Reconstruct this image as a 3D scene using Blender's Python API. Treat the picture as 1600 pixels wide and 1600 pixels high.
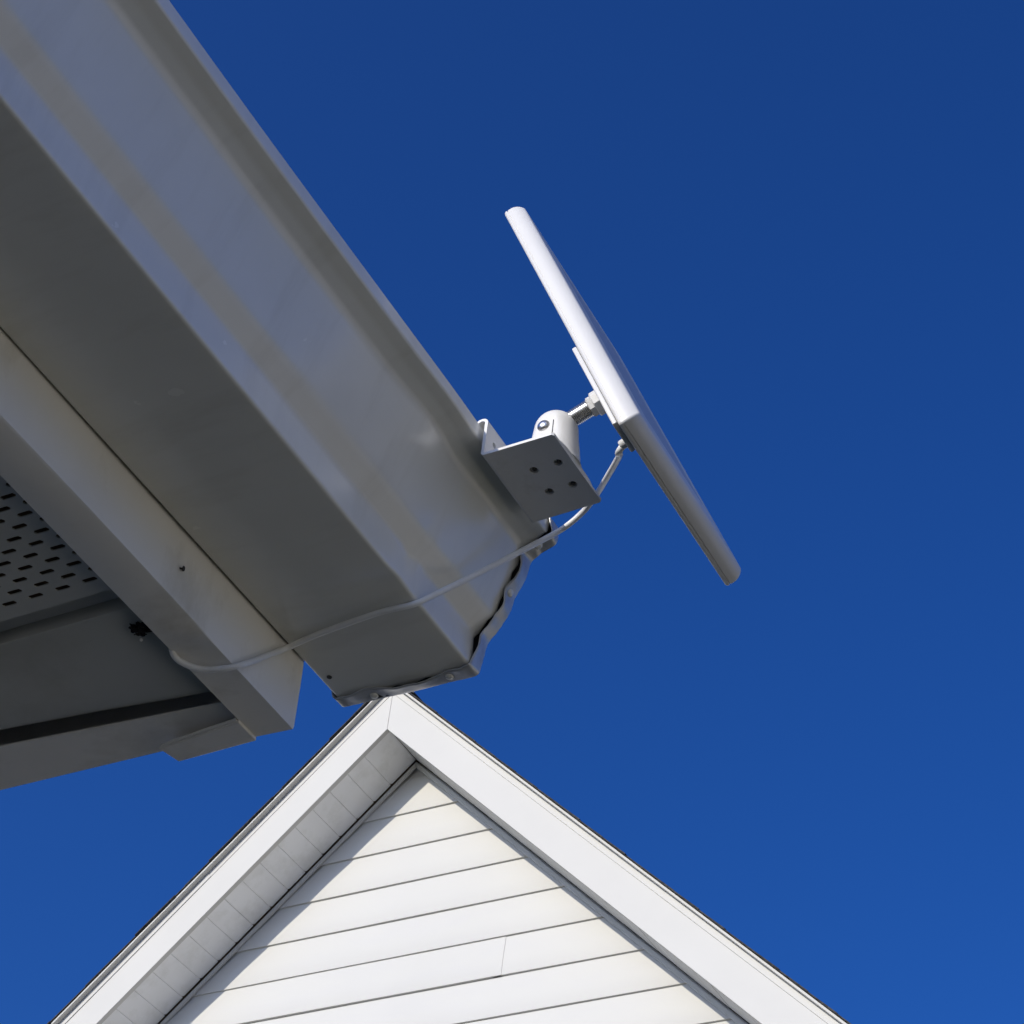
import bpy, bmesh, math, random
from mathutils import Vector, Matrix

random.seed(7)
scene = bpy.context.scene
for o in list(bpy.data.objects):
    bpy.data.objects.remove(o, do_unlink=True)
COL = scene.collection
CZ = 1.6                                   # camera height above the ground (m)

# ------------------------------------------------------------------ camera
YAW, PITCH, ROLL, FPX = math.radians(-32.347), math.radians(41.712), math.radians(-6.926), 3283.0
fw = Vector((math.sin(YAW) * math.cos(PITCH), math.cos(YAW) * math.cos(PITCH), math.sin(PITCH)))
rt = Vector((math.cos(YAW), -math.sin(YAW), 0))
dn = -rt.cross(fw)
c_, s_ = math.cos(ROLL), math.sin(ROLL)
right, down = c_ * rt + s_ * dn, -s_ * rt + c_ * dn
cam = bpy.data.cameras.new('camera')
cam.sensor_width = 36
cam.lens = FPX / 1600 * 36
cam.clip_start = 0.01
cam.clip_end = 3000
camo = bpy.data.objects.new('camera', cam)
COL.objects.link(camo)
m = Matrix((right, -down, -fw)).transposed().to_4x4()
m.translation = Vector((0, 0, CZ))
camo.matrix_world = m
scene.camera = camo

# ------------------------------------------------------------------ sky, sun, exposure
LIGHT = Vector((0.2545, 1.0, -0.4325)).normalized()       # direction sunlight travels
SUN_EL = math.asin(-LIGHT.z)
SUN_ROT = math.atan2(-LIGHT.x, -LIGHT.y)
w = bpy.data.worlds.new('World')
scene.world = w
w.use_nodes = True
wt = w.node_tree
sky = wt.nodes.new('ShaderNodeTexSky')
sky.sky_type = 'NISHITA'
sky.sun_disc = False
sky.sun_elevation = SUN_EL
sky.sun_rotation = SUN_ROT
sky.air_density = 0.82
sky.dust_density = 3.0
sky.ozone_density = 10.0
bg = wt.nodes['Background']
bg.inputs[1].default_value = 0.12
hs = wt.nodes.new('ShaderNodeHueSaturation')
hs.inputs['Saturation'].default_value = 1.10
hs.inputs['Hue'].default_value = 0.510
wt.links.new(sky.outputs[0], hs.inputs['Color'])
wt.links.new(hs.outputs[0], bg.inputs[0])

sun = bpy.data.lights.new('sun', 'SUN')
sun.energy = 2.75
sun.angle = math.radians(0.53)
sun.color = (1.0, 0.925, 0.80)
suno = bpy.data.objects.new('sun', sun)
COL.objects.link(suno)
suno.rotation_euler = LIGHT.to_track_quat('-Z', 'Y').to_euler()
suno.location = (-3, -12, 8)

vs = scene.view_settings
vs.view_transform = 'Standard'
vs.look = 'None'
vs.exposure = 0.36
vs.gamma = 1.0
vs.use_curve_mapping = False

# ------------------------------------------------------------------ materials
def mat(name, col, rough=0.5, spec=0.5, metal=0.0, var=0.0, vscale=30.0, bump=0.0, bscale=200.0,
        dirt=None, dscale=6.0, dthr=(0.55, 0.8), coat=0.0, dstretch=(1, 1, 1), rvar=0.0):
    mt = bpy.data.materials.new(name)
    mt.use_nodes = True
    nt = mt.node_tree
    N, L = nt.nodes, nt.links
    b = N['Principled BSDF']
    b.inputs['Base Color'].default_value = (*col, 1)
    b.inputs['Roughness'].default_value = rough
    b.inputs['Specular IOR Level'].default_value = spec
    b.inputs['Metallic'].default_value = metal
    if coat:
        b.inputs['Coat Weight'].default_value = coat
        b.inputs['Coat Roughness'].default_value = 0.05
    geo = N.new('ShaderNodeNewGeometry')
    src = None
    if var:
        nz = N.new('ShaderNodeTexNoise')
        nz.inputs['Scale'].default_value = vscale
        nz.inputs['Detail'].default_value = 5
        L.new(geo.outputs['Position'], nz.inputs['Vector'])
        r = N.new('ShaderNodeMapRange')
        r.inputs['From Min'].default_value = 0.3
        r.inputs['From Max'].default_value = 0.7
        r.inputs['To Min'].default_value = 1 - var
        r.inputs['To Max'].default_value = 1 + var
        L.new(nz.outputs[0], r.inputs[0])
        mx = N.new('ShaderNodeMix')
        mx.data_type = 'RGBA'
        mx.blend_type = 'MULTIPLY'
        mx.inputs[0].default_value = 1
        mx.inputs[6].default_value = (*col, 1)
        L.new(r.outputs[0], mx.inputs[7])
        src = mx.outputs[2]
        L.new(src, b.inputs['Base Color'])
    if rvar:
        nr = N.new('ShaderNodeTexNoise')
        nr.inputs['Scale'].default_value = 45
        nr.inputs['Detail'].default_value = 4
        L.new(geo.outputs['Position'], nr.inputs['Vector'])
        rr = N.new('ShaderNodeMapRange')
        rr.inputs['To Min'].default_value = max(0.02, rough - rvar)
        rr.inputs['To Max'].default_value = rough + rvar
        L.new(nr.outputs[0], rr.inputs[0])
        L.new(rr.outputs[0], b.inputs['Roughness'])
    if dirt:
        mp = N.new('ShaderNodeMapping')
        mp.inputs['Scale'].default_value = dstretch
        L.new(geo.outputs['Position'], mp.inputs[0])
        nd = N.new('ShaderNodeTexNoise')
        nd.inputs['Scale'].default_value = dscale
        nd.inputs['Detail'].default_value = 8
        nd.inputs['Roughness'].default_value = 0.65
        L.new(mp.outputs[0], nd.inputs['Vector'])
        rd = N.new('ShaderNodeMapRange')
        rd.inputs['From Min'].default_value = dthr[0]
        rd.inputs['From Max'].default_value = dthr[1]
        rd.inputs['To Max'].default_value = dirt[3]
        L.new(nd.outputs[0], rd.inputs[0])
        md = N.new('ShaderNodeMix')
        md.data_type = 'RGBA'
        md.inputs[7].default_value = (*dirt[:3], 1)
        if src:
            L.new(src, md.inputs[6])
        else:
            md.inputs[6].default_value = (*col, 1)
        L.new(rd.outputs[0], md.inputs[0])
        L.new(md.outputs[2], b.inputs['Base Color'])
    if bump:
        nb = N.new('ShaderNodeTexNoise')
        nb.inputs['Scale'].default_value = bscale
        nb.inputs['Detail'].default_value = 3
        L.new(geo.outputs['Position'], nb.inputs['Vector'])
        bp = N.new('ShaderNodeBump')
        bp.inputs['Strength'].default_value = 0.5
        bp.inputs['Distance'].default_value = bump
        L.new(nb.outputs[0], bp.inputs['Height'])
        L.new(bp.outputs[0], b.inputs['Normal'])
    return mt

M = {}
M['gutter'] = mat('gutter_white_enamel', (0.71, 0.71, 0.665), 0.24, 0.75, var=0.03, vscale=18, bump=0.0002, bscale=60,
                  dirt=(0.42, 0.40, 0.33, 0.32), dscale=42, dthr=(0.52, 0.85), dstretch=(0.2, 1, 0.15), rvar=0.08)
M['cap'] = mat('weathered_aluminium', (0.50, 0.50, 0.485), 0.34, 0.6, metal=0.35, var=0.12, vscale=90, bump=0.0006, bscale=160,
               dirt=(0.20, 0.195, 0.18, 0.5), dscale=60, dthr=(0.5, 0.8))
M['trim'] = mat('trim_white_aluminium', (0.76, 0.745, 0.70), 0.42, 0.45, var=0.03, vscale=25, bump=0.0001, bscale=500,
                dirt=(0.38, 0.35, 0.27, 0.7), dscale=24, dthr=(0.5, 0.85), dstretch=(0.6, 1, 0.5))
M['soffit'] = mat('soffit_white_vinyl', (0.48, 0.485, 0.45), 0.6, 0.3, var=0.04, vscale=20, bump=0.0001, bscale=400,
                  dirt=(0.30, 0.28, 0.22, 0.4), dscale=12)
M['bracket'] = mat('bracket_powder_coat', (0.70, 0.70, 0.69), 0.5, 0.4, var=0.03, vscale=60, bump=0.00008, bscale=1500,
                   dirt=(0.4, 0.38, 0.33, 0.4), dscale=60, dthr=(0.58, 0.8))
M['plastic'] = mat('white_plastic', (0.67, 0.66, 0.63), 0.38, 0.5, var=0.015, vscale=40, bump=0.00005, bscale=900)
M['cable'] = mat('cable_white_pvc', (0.74, 0.74, 0.72), 0.45, 0.5, var=0.05, vscale=60,
                 dirt=(0.4, 0.38, 0.33, 0.5), dscale=50)
M['steel'] = mat('zinc_steel', (0.62, 0.61, 0.59), 0.28, 0.5, metal=1.0, var=0.1, vscale=300)
M['dark'] = mat('dark_steel', (0.03, 0.03, 0.03), 0.5, 0.4)
M['glass'] = mat('solar_film_painted_sheen', (0.38, 0.43, 0.50), 0.5, 0.5, var=0.1, vscale=150)  # pale colour paints in the sky sheen of a grazing view
M['siding'] = mat('white_vinyl_siding', (0.588, 0.578, 0.535), 0.8, 0.18, var=0.012, vscale=3, bump=0.0004, bscale=70,
                  dirt=(0.56, 0.55, 0.54, 0.4), dscale=5, dthr=(0.45, 0.8), dstretch=(0.6, 1, 2.5))
M['ftrim'] = mat('white_rake_trim', (0.582, 0.570, 0.525), 0.75, 0.2, var=0.015, vscale=3, bump=0.0005, bscale=6,
                 dirt=(0.54, 0.53, 0.49, 0.5), dscale=3.5, dthr=(0.5, 0.85))
M['fsoffit'] = mat('white_rake_soffit', (0.85, 0.845, 0.82), 0.55, 0.3, var=0.03, vscale=5,
                   dirt=(0.55, 0.54, 0.47, 0.5), dscale=9, dthr=(0.48, 0.8))
M['shingle'] = mat('asphalt_shingle', (0.05, 0.049, 0.047), 0.95, 0.2, var=0.5, vscale=60, bump=0.002, bscale=350)
M['deck'] = mat('plywood_deck', (0.16, 0.11, 0.07), 0.8, 0.2, var=0.2, vscale=8)
M['clump'] = mat('black_debris_and_gap_shade', (0.006, 0.005, 0.005), 0.7, 0.3, bump=0.001, bscale=600)  # also colours the strip that paints shade in the end-cap gap
M['speck'] = mat('white_speck', (0.85, 0.85, 0.82), 0.4, 0.5)

# perforation lines on the vented soffit of the far house (too fine to pick apart)
M['fvent'] = mat('white_vented_soffit', (0.74, 0.74, 0.72), 0.55, 0.3)
nt = M['fvent'].node_tree
wv = nt.nodes.new('ShaderNodeTexWave')
wv.wave_type = 'BANDS'
wv.bands_direction = 'Z'
wv.inputs['Scale'].default_value = 22
g_ = nt.nodes.new('ShaderNodeNewGeometry')
nt.links.new(g_.outputs['Position'], wv.inputs['Vector'])
cr = nt.nodes.new('ShaderNodeValToRGB')
cr.color_ramp.elements[0].position = 0.25
cr.color_ramp.elements[0].color = (0.36, 0.36, 0.35, 1)
cr.color_ramp.elements[1].position = 0.55
cr.color_ramp.elements[1].color = (0.72, 0.72, 0.70, 1)
nt.links.new(wv.outputs['Fac'], cr.inputs[0])
nt.links.new(cr.outputs[0], nt.nodes['Principled BSDF'].inputs['Base Color'])

# lawn: winter grass, greener and straw patches
lm = bpy.data.materials.new('winter_lawn')
lm.use_nodes = True
nt = lm.node_tree
b = nt.nodes['Principled BSDF']
b.inputs['Roughness'].default_value = 0.95
b.inputs['Specular IOR Level'].default_value = 0.1
g_ = nt.nodes.new('ShaderNodeNewGeometry')
n1 = nt.nodes.new('ShaderNodeTexNoise')
n1.inputs['Scale'].default_value = 0.35
n1.inputs['Detail'].default_value = 8
n2 = nt.nodes.new('ShaderNodeTexNoise')
n2.inputs['Scale'].default_value = 40
n2.inputs['Detail'].default_value = 4
for n_ in (n1, n2):
    nt.links.new(g_.outputs['Position'], n_.inputs['Vector'])
cr = nt.nodes.new('ShaderNodeValToRGB')
cr.color_ramp.elements[0].position = 0.35
cr.color_ramp.elements[0].color = (0.09, 0.10, 0.04, 1)
cr.color_ramp.elements[1].position = 0.65
cr.color_ramp.elements[1].color = (0.20, 0.17, 0.09, 1)
nt.links.new(n1.outputs[0], cr.inputs[0])
mx = nt.nodes.new('ShaderNodeMix')
mx.data_type = 'RGBA'
mx.blend_type = 'MULTIPLY'
mx.inputs[0].default_value = 0.6
nt.links.new(cr.outputs[0], mx.inputs[6])
nt.links.new(n2.outputs[0], mx.inputs[7])
mg = nt.nodes.new('ShaderNodeMix')
mg.data_type = 'RGBA'
mg.blend_type = 'MULTIPLY'
mg.inputs[0].default_value = 1
mg.inputs[7].default_value = (1.35, 1.35, 1.35, 1)
nt.links.new(mx.outputs[2], mg.inputs[6])
nt.links.new(mg.outputs[2], b.inputs['Base Color'])
M['lawn'] = lm
M['bounce_paving'] = mat('pale_grey_bounce_paving', (0.58, 0.58, 0.57), 0.9, 0.2, var=0.1, vscale=4, bump=0.002, bscale=120)
M['bounce_gravel'] = mat('tan_bounce_gravel', (0.80, 0.685, 0.45), 0.9, 0.2, var=0.12, vscale=3, bump=0.002, bscale=120,
                    dirt=(0.68, 0.57, 0.37, 0.5), dscale=1.2)
M['dark_absorber'] = mat('dark_absorbing_ground', (0.016, 0.026, 0.008), 0.95, 0.1, var=0.5, vscale=40, bump=0.01, bscale=60)

# ------------------------------------------------------------------ helpers (all coordinates relative to the camera point; CZ added on linking)
def root(name, loc, label, cat, group=None):
    e = bpy.data.objects.new(name, None)
    COL.objects.link(e)
    e.empty_display_size = 0.1
    e.location = (loc[0], loc[1], loc[2] + CZ)
    e['label'] = label
    e['category'] = cat
    if group:
        e['group'] = group
    return e

def base_of(o):
    off = Vector((0, 0, 0))
    while o is not None:
        off += Vector(o.location)
        o = o.parent
    return off

def link(name, bm, material, parent=None, smooth=None, origin=None):
    """one mesh object; bm holds camera-relative coordinates"""
    off = base_of(parent) if parent else Vector((0, 0, 0))
    bmesh.ops.recalc_face_normals(bm, faces=bm.faces)
    loc = Vector((0, 0, 0))
    if origin is not None:
        loc = Vector(origin) + Vector((0, 0, CZ)) - off
    for v in bm.verts:
        v.co = v.co + Vector((0, 0, CZ)) - off - loc
    me = bpy.data.meshes.new(name)
    bm.to_mesh(me)
    bm.free()
    me.materials.append(M[material])
    ob = bpy.data.objects.new(name, me)
    ob.location = loc
    if parent:
        ob.parent = parent
    COL.objects.link(ob)
    if smooth is not None:
        for p in me.polygons:
            p.use_smooth = True
        me.set_sharp_from_angle(angle=math.radians(smooth))
    return ob

def box(bm, x0, x1, y0, y1, z0, z1):
    v = [bm.verts.new((x, y, z)) for z in (z0, z1) for y in (y0, y1) for x in (x0, x1)]
    for f in ((0, 2, 3, 1), (4, 5, 7, 6), (0, 1, 5, 4), (2, 6, 7, 3), (0, 4, 6, 2), (1, 3, 7, 5)):
        bm.faces.new([v[i] for i in f])
    return v

def nb():
    return bmesh.new()

def prism(bm, pts, d):
    """closed polygon pts (Vectors) extruded by vector d"""
    d = Vector(d)
    a = [bm.verts.new(p) for p in pts]
    c = [bm.verts.new(Vector(p) + d) for p in pts]
    n = len(pts)
    bm.faces.new(a)
    bm.faces.new(c[::-1])
    for i in range(n):
        bm.faces.new((a[i], a[(i + 1) % n], c[(i + 1) % n], c[i]))

def bevel(bm, w, seg=2, ang=0.6):
    bmesh.ops.recalc_face_normals(bm, faces=bm.faces)
    es = [e for e in bm.edges if len(e.link_faces) == 2 and e.calc_face_angle(0) > ang]
    bmesh.ops.bevel(bm, geom=es, offset=w, segments=seg, affect='EDGES', profile=0.5)

def round_poly(pts, n=5):
    """pts: (x, z, r) open polyline -> list of (x, z) with rounded corners"""
    out = [(pts[0][0], pts[0][1])]
    for i in range(1, len(pts) - 1):
        p = Vector(pts[i][:2])
        a = Vector(pts[i - 1][:2]) - p
        c = Vector(pts[i + 1][:2]) - p
        r = min(pts[i][2], a.length * 0.48, c.length * 0.48)
        if r <= 1e-6:
            out.append(tuple(p))
            continue
        s, e = p + a.normalized() * r, p + c.normalized() * r
        for k in range(n + 1):
            t = k / n
            q = s * (1 - t) ** 2 + p * 2 * t * (1 - t) + e * t * t
            out.append((q.x, q.y))
    out.append((pts[-1][0], pts[-1][1]))
    return out

def frame(d):
    d = Vector(d).normalized()
    a = Vector((0, 0, 1)) if abs(d.z) < 0.9 else Vector((1, 0, 0))
    u = d.cross(a).normalized()
    return d, u, d.cross(u)

def lathe(bm, o, d, prof, seg=24, capa=True, capb=True):
    """revolve (dist along d, radius) about axis"""
    d, u, v = frame(d)
    o = Vector(o)
    rings = []
    for t, r in prof:
        rings.append([bm.verts.new(o + d * t + (u * math.cos(2 * math.pi * k / seg) + v * math.sin(2 * math.pi * k / seg)) * r) for k in range(seg)])
    for a, b in zip(rings, rings[1:]):
        for k in range(seg):
            bm.faces.new((a[k], a[(k + 1) % seg], b[(k + 1) % seg], b[k]))
    if capa:
        bm.faces.new(rings[0][::-1])
    if capb:
        bm.faces.new(rings[-1])

def catmull(P, n=10):
    P = [Vector(p) for p in P]
    Q = [P[0] * 2 - P[1]] + P + [P[-1] * 2 - P[-2]]
    out = []
    for i in range(1, len(Q) - 2):
        a, b, c, d = Q[i - 1], Q[i], Q[i + 1], Q[i + 2]
        for k in range(n):
            t = k / n
            out.append(0.5 * ((2 * b) + (c - a) * t + (2 * a - 5 * b + 4 * c - d) * t * t + (3 * b - a - 3 * c + d) * t ** 3))
    out.append(P[-1])
    return out

def tube(bm, pts, r, seg=12):
    rings = []
    up = Vector((0.3, 0.2, 1)).normalized()
    for i, p in enumerate(pts):
        t = (pts[min(i + 1, len(pts) - 1)] - pts[max(i - 1, 0)]).normalized()
        u = (up - t * up.dot(t)).normalized()
        up = u
        v = t.cross(u)
        rr = r(i / (len(pts) - 1)) if callable(r) else r
        rings.append([bm.verts.new(p + (u * math.cos(2 * math.pi * k / seg) + v * math.sin(2 * math.pi * k / seg)) * rr) for k in range(seg)])
    for a, b in zip(rings, rings[1:]):
        for k in range(seg):
            bm.faces.new((a[k], a[(k + 1) % seg], b[(k + 1) % seg], b[k]))
    bm.faces.new(rings[0][::-1])
    bm.faces.new(rings[-1])

def holed(bm, o, eu, ev, en, rect, holes, th, seg=14):
    """flat plate spanned by eu/ev, thickness th along en, with round holes (u, v, r)"""
    o, eu, ev, en = Vector(o), Vector(eu), Vector(ev), Vector(en)
    t2 = nb()
    def loop(pl):
        vs_ = [t2.verts.new((p[0], p[1], 0)) for p in pl]
        return [t2.edges.new((vs_[i], vs_[(i + 1) % len(vs_)])) for i in range(len(vs_))]
    es = loop(rect)
    for (u, v, r) in holes:
        es += loop([(u + r * math.cos(2 * math.pi * k / seg), v + r * math.sin(2 * math.pi * k / seg)) for k in range(seg)])
    bmesh.ops.triangle_fill(t2, use_beauty=True, use_dissolve=False, edges=es)
    fs = list(t2.faces)
    ret = bmesh.ops.extrude_face_region(t2, geom=fs)
    for v in [g for g in ret['geom'] if isinstance(g, bmesh.types.BMVert)]:
        v.co.z += th
    mp = {}
    for v in t2.verts:
        mp[v] = bm.verts.new(o + eu * v.co.x + ev * v.co.y + en * v.co.z)
    for f in t2.faces:
        bm.faces.new([mp[v] for v in f.verts])
    t2.free()

# ------------------------------------------------------------------ ground
bm = nb()
S = 700
vv = [bm.verts.new((x, y, -CZ)) for x, y in ((-S, -S), (S, -S), (S, S), (-S, S))]
bm.faces.new(vv)
g = link('ground', bm, 'lawn')
g['kind'] = 'structure'
# unseen pale gravel added beside the near house to bounce fill light
bm = nb()
box(bm, 2.35, 34.0, -30.0, 34.0, -CZ - 0.05, -CZ + 0.012)
g = link('bounce_lot', bm, 'bounce_gravel')
g['kind'] = 'structure'
bm = nb()
for xa in (-11.15, -8.15, -5.15, -2.15):
    box(bm, xa, xa + 2.98, 4.0, 6.1, -CZ - 0.05, -CZ + 0.012)
g = link('bounce_slabs', bm, 'bounce_paving')  # unseen pale slabs added to bounce light onto the gable soffit
g['kind'] = 'structure'
bm = nb()
box(bm, -1.0, 2.30, -7.4, 3.9, -CZ - 0.05, -CZ + 0.008)
g = link('bounce_absorber', bm, 'dark_absorber')  # unseen dark strip added to keep bounce off the eave undersides
g['kind'] = 'structure'

# ================================================================== far house with the gable
AX, AZ, YF, YW = -4.253, 5.194, 5.941, 6.200
T = 0.9716                                  # rise over run
TH = math.atan(T)
HALF = 3.45
YB = 14.0
GZ = -CZ
fh = root('gable_house', (AX, YW, GZ), 'white vinyl sided house with a steep gable under the blue sky', 'house')
def zr(x):                                  # underside line of the rake
    return AZ - T * abs(x - AX)
WHALF = 3.15
# wall body: gable prism set behind the siding
bm = nb()
zw = AZ - T * WHALF + 0.01
prism(bm, [Vector((AX - WHALF, YW + 0.016, GZ)), Vector((AX + WHALF, YW + 0.016, GZ)), Vector((AX + WHALF, YW + 0.016, zw)),
           Vector((AX, YW + 0.016, AZ + 0.01)), Vector((AX - WHALF, YW + 0.016, zw))], (0, YB - 0.3 - YW, 0))
wall = link('wall', bm, 'siding', fh)
# siding planks, one by one
EXP = 0.1755
z = 4.941 + EXP
tops = []
z_line = 4.941
courses = []
zz = z_line
while zz > GZ + 0.05:
    courses.append(zz)
    zz -= EXP
def plank(x0, x1, zb, zt_, dy=0.0):
    """lap plank: bottom edge proud, small rounded butt, cut to the rake at its ends"""
    prof = [(YW + 0.0150, zt_), (YW + 0.0110, zt_ - 0.001), (YW + 0.0035, zb + 0.075), (YW + 0.0015, zb + 0.004), (YW + 0.0022, zb + 0.001), (YW + 0.0045, zb), (YW + 0.0150, zb)]
    bm = nb()
    def ends(zv):
        lim = (AZ - zv) / T - 0.006
        return max(x0, AX - lim), min(x1, AX + lim)
    rows = []
    for (y, zv) in prof:
        a, b = ends(zv)
        if b <= a:
            a = b = AX
        n = 8
        rows.append([bm.verts.new((a + (b - a) * k / n, y + dy + 0.0004 * math.sin(7 * (a + (b - a) * k / n) + zb * 9), zv)) for k in range(n + 1)])
    for r0, r1 in zip(rows, rows[1:] + rows[:1]):
        for k in range(len(r0) - 1):
            try:
                bm.faces.new((r0[k], r0[k + 1], r1[k + 1], r1[k]))
            except ValueError:
                pass
    for k in (0, -1):
        try:
            bm.faces.new([r[k] for r in rows])
        except ValueError:
            pass
    bmesh.ops.remove_doubles(bm, verts=bm.verts, dist=0.0002)
    return link('siding_plank', bm, 'siding', fh, smooth=30)
for i, zb in enumerate(courses):
    ztop = min(zb + EXP + 0.004, AZ - 0.012)
    lo, hi = AX - WHALF - 0.012, AX + WHALF + 0.012
    if i == 5:
        plank(lo, -3.722, zb, ztop, -0.0020)
        plank(-3.760, hi, zb, ztop)
    elif i in (9, 14, 19, 24, 29):
        sx = AX + random.uniform(-1.5, 1.5)
        plank(lo, sx, zb, ztop)
        plank(sx - 0.02, hi, zb, ztop, -0.0022)
    else:
        plank(lo, hi, zb, ztop)
# rakes: for each side sgn (-1 left, +1 right)
def rake_pts(sgn, off0, off1, s0, s1):
    """quad in the gable plane: perpendicular offsets above the soffit line, distances s down the slope"""
    du = Vector((sgn * math.cos(TH), 0, -math.sin(TH)))
    nu = Vector((sgn * math.sin(TH), 0, math.cos(TH)))
    o = Vector((AX, 0, AZ))
    # top end is cut plumb at the ridge line: s where x == AX
    def P(s, off):
        return o + du * s + nu * off
    def plumb(off, gap):
        return (-off * math.sin(TH) + gap) / math.cos(TH)
    return P, plumb, du, nu
SLEN = HALF / math.cos(TH)
for sgn in (-1, 1):
    P, plumb, du, nu = rake_pts(sgn, 0, 0, 0, 0)
    gap = 0.0006
    def strip(name, off0, off1, y0, y1, mt_, s0=None, s1=SLEN, bev=0.0015, par=fh):
        bm = nb()
        a0 = plumb(off0, gap) if s0 is None else s0
        a1 = plumb(off1, gap) if s0 is None else s0
        pts = [P(a0, off0), P(s1, off0), P(s1, off1), P(a1, off1)]
        prism(bm, [Vector((p.x, y0, p.z)) for p in pts], (0, y1 - y0, 0))
        if bev:
            bevel(bm, bev, 2)
        return link(name, bm, mt_, par)
    # fascia board (aluminium-wrapped 1x6), with a lapped seam
    seam = 1.86 if sgn > 0 else 2.6
    f1 = strip('rake_fascia', 0.0, 0.1360, YF, YF + 0.022, 'ftrim')
    strip('fascia_lap', 0.001, 0.1355, YF - 0.0014, YF - 0.0002, 'ftrim', s0=seam, bev=0, par=f1)
    # upper trim board and drip edge
    seam2 = 1.72 if sgn > 0 else 0.95
    strip('shingle_mould', 0.1361, 0.1620, YF - 0.0022, YF + 0.022, 'ftrim', s1=seam2)
    strip('shingle_mould', 0.1361, 0.1620, YF - 0.0040, YF + 0.022, 'ftrim', s0=seam2 - 0.0)
    strip('drip_edge', 0.1624, 0.1715, YF - 0.028, YF + 0.05, 'ftrim', bev=0.002)
    # roof deck
    strip('roof_deck', 0.1630, 0.1722, YF + 0.051, YB, 'deck', bev=0)
    # sub-fascia lookout block closing the box above the soffit panels
    strip('soffit_backing', 0.024, 0.030, YF + 0.0225, YW + 0.0155, 'deck', bev=0)
    # eave board at the bottom of the slope
    strip('eave_fascia', 0.02, 0.1615, YF + 0.0225, YB, 'ftrim', s0=SLEN - 0.03, bev=0)
    # rake soffit panels
    pw = 0.1032
    s = 0.045 if sgn < 0 else 0.030
    kk = 0
    first = True
    while s < SLEN - 0.1:
        s_end = s + pw - 0.0004
        a = plumb(0.006, gap) if first else s
        ya, yb = YF + 0.0225, YW - 0.0105
        # panel outline in (slope, y): a clipped corner by the wall at each seam, shallow V edge
        pts2 = [(a, ya), (s_end, ya), (s_end, yb - 0.008), (s_end - 0.008, yb), (a, yb)]
        bm = nb()
        sag = random.uniform(-0.0006, 0.0006)
        lo_ = [P(q[0], 0.006 + sag) for q in pts2]
        prism(bm, [Vector((p.x, q[1], p.z)) for p, q in zip(lo_, pts2)], nu * 0.004)
        bevel(bm, 0.0030, 2)
        link('soffit_panel', bm, 'fsoffit' if sgn < 0 else 'fvent', fh)
        s += pw
        first = False
        kk += 1
    # receiving channel where soffit meets siding
    strip('wall_channel', -0.021, -0.001, YW - 0.0085, YW + 0.0010, 'ftrim', bev=0.002)
    # shingle courses: stepped, ragged rake edge
    bm = nb()
    s = -0.2 * 0 + plumb(0.18, 0.0) + 0.0
    e = 0.143
    k = 0
    while s < SLEN + 0.03:
        w0 = -0.035 + random.uniform(-0.004, 0.003)
        s2 = min(s + e * 1.6, SLEN + 0.05)
        p0, p1 = P(s - 0.002, 0.1728), P(s2, 0.1758)
        q0, q1 = P(s - 0.002, 0.1768), P(s2, 0.1790)
        y = YF + w0
        # split along y into tabs of random thickness
        yy = y
        while yy < YB:
            y2 = min(yy + random.uniform(0.12, 0.32) * (1 if yy < YF + 2 else 6), YB)
            dz = nu * random.uniform(0, 0.0018)
            vsb = []
            for (pp, yv) in ((p0, yy), (p1, yy), (p1, y2 - 0.003), (p0, y2 - 0.003)):
                vsb.append(Vector((pp.x, yv, pp.z)))
            vst = []
            for (pp, yv) in ((q0, yy), (q1 + dz, yy), (q1 + dz, y2 - 0.003), (q0, y2 - 0.003)):
                vst.append(Vector((pp.x, yv, pp.z)))
            A = [bm.verts.new(p) for p in vsb]
            B = [bm.verts.new(p) for p in vst]
            bm.faces.new(A)
            bm.faces.new(B[::-1])
            for i in range(4):
                bm.faces.new((A[i], A[(i + 1) % 4], B[(i + 1) % 4], B[i]))
            yy = y2
        s += e
    sh = link('shingles', bm, 'shingle', fh)
    sh['kind'] = 'stuff'
# ridge cap
bm = nb()
zc = AZ + 0.186 / math.cos(TH)
yy = YF - 0.03
while yy < YB:
    pr = [(AX - 0.13, zc - 0.13 * T), (AX, zc + 0.004), (AX + 0.13, zc - 0.13 * T), (AX + 0.13, zc - 0.13 * T + 0.008), (AX, zc + 0.014), (AX - 0.13, zc - 0.13 * T + 0.008)]
    prism(bm, [Vector((x, yy, z_)) for x, z_ in pr], (0, 0.15, 0.004))
    yy += 0.146
rc = link('ridge_cap', bm, 'shingle', fh)

# ================================================================== near house: eave, fascia, soffit
Z0, XE, YE = 0.70214, -0.50143, 0.7758      # gutter bottom, gutter bottom front edge, gutter end
XF, ZF = -0.58853, 0.66068                  # fascia face, fascia bottom
YC = 0.7368                                 # end of the fascia
YN = -7.5                                   # where the house ends behind the camera
ZS = ZF + 0.012                             # soffit plane
XWALL = -1.02
YWALL = 0.52
nh = root('eave_house', (XWALL, YWALL, GZ), 'near house corner with shaded white eave fascia and vented soffit', 'house')
bm = nb()
box(bm, XWALL - 6.0, XWALL, YN + 0.3, YWALL, GZ, ZS - 0.001)
wl = link('wall', bm, 'siding', nh)
bm = nb()
n = 8
zz = GZ + 0.25
pl = [(XWALL + 0.0005, zz), (XWALL + 0.013, zz), (XWALL + 0.003, zz + 0.152), (XWALL + 0.0005, zz + 0.152)]
prism(bm, [Vector((x, YN + 0.32, z_)) for x, z_ in pl], (0, YWALL - YN - 0.32, 0))
p0 = link('siding_plank', bm, 'siding', nh)
k = 1
while zz + (k + 1) * 0.152 < ZS:
    c = p0.copy()
    c.location.z += k * 0.152
    COL.objects.link(c)
    k += 1
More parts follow.
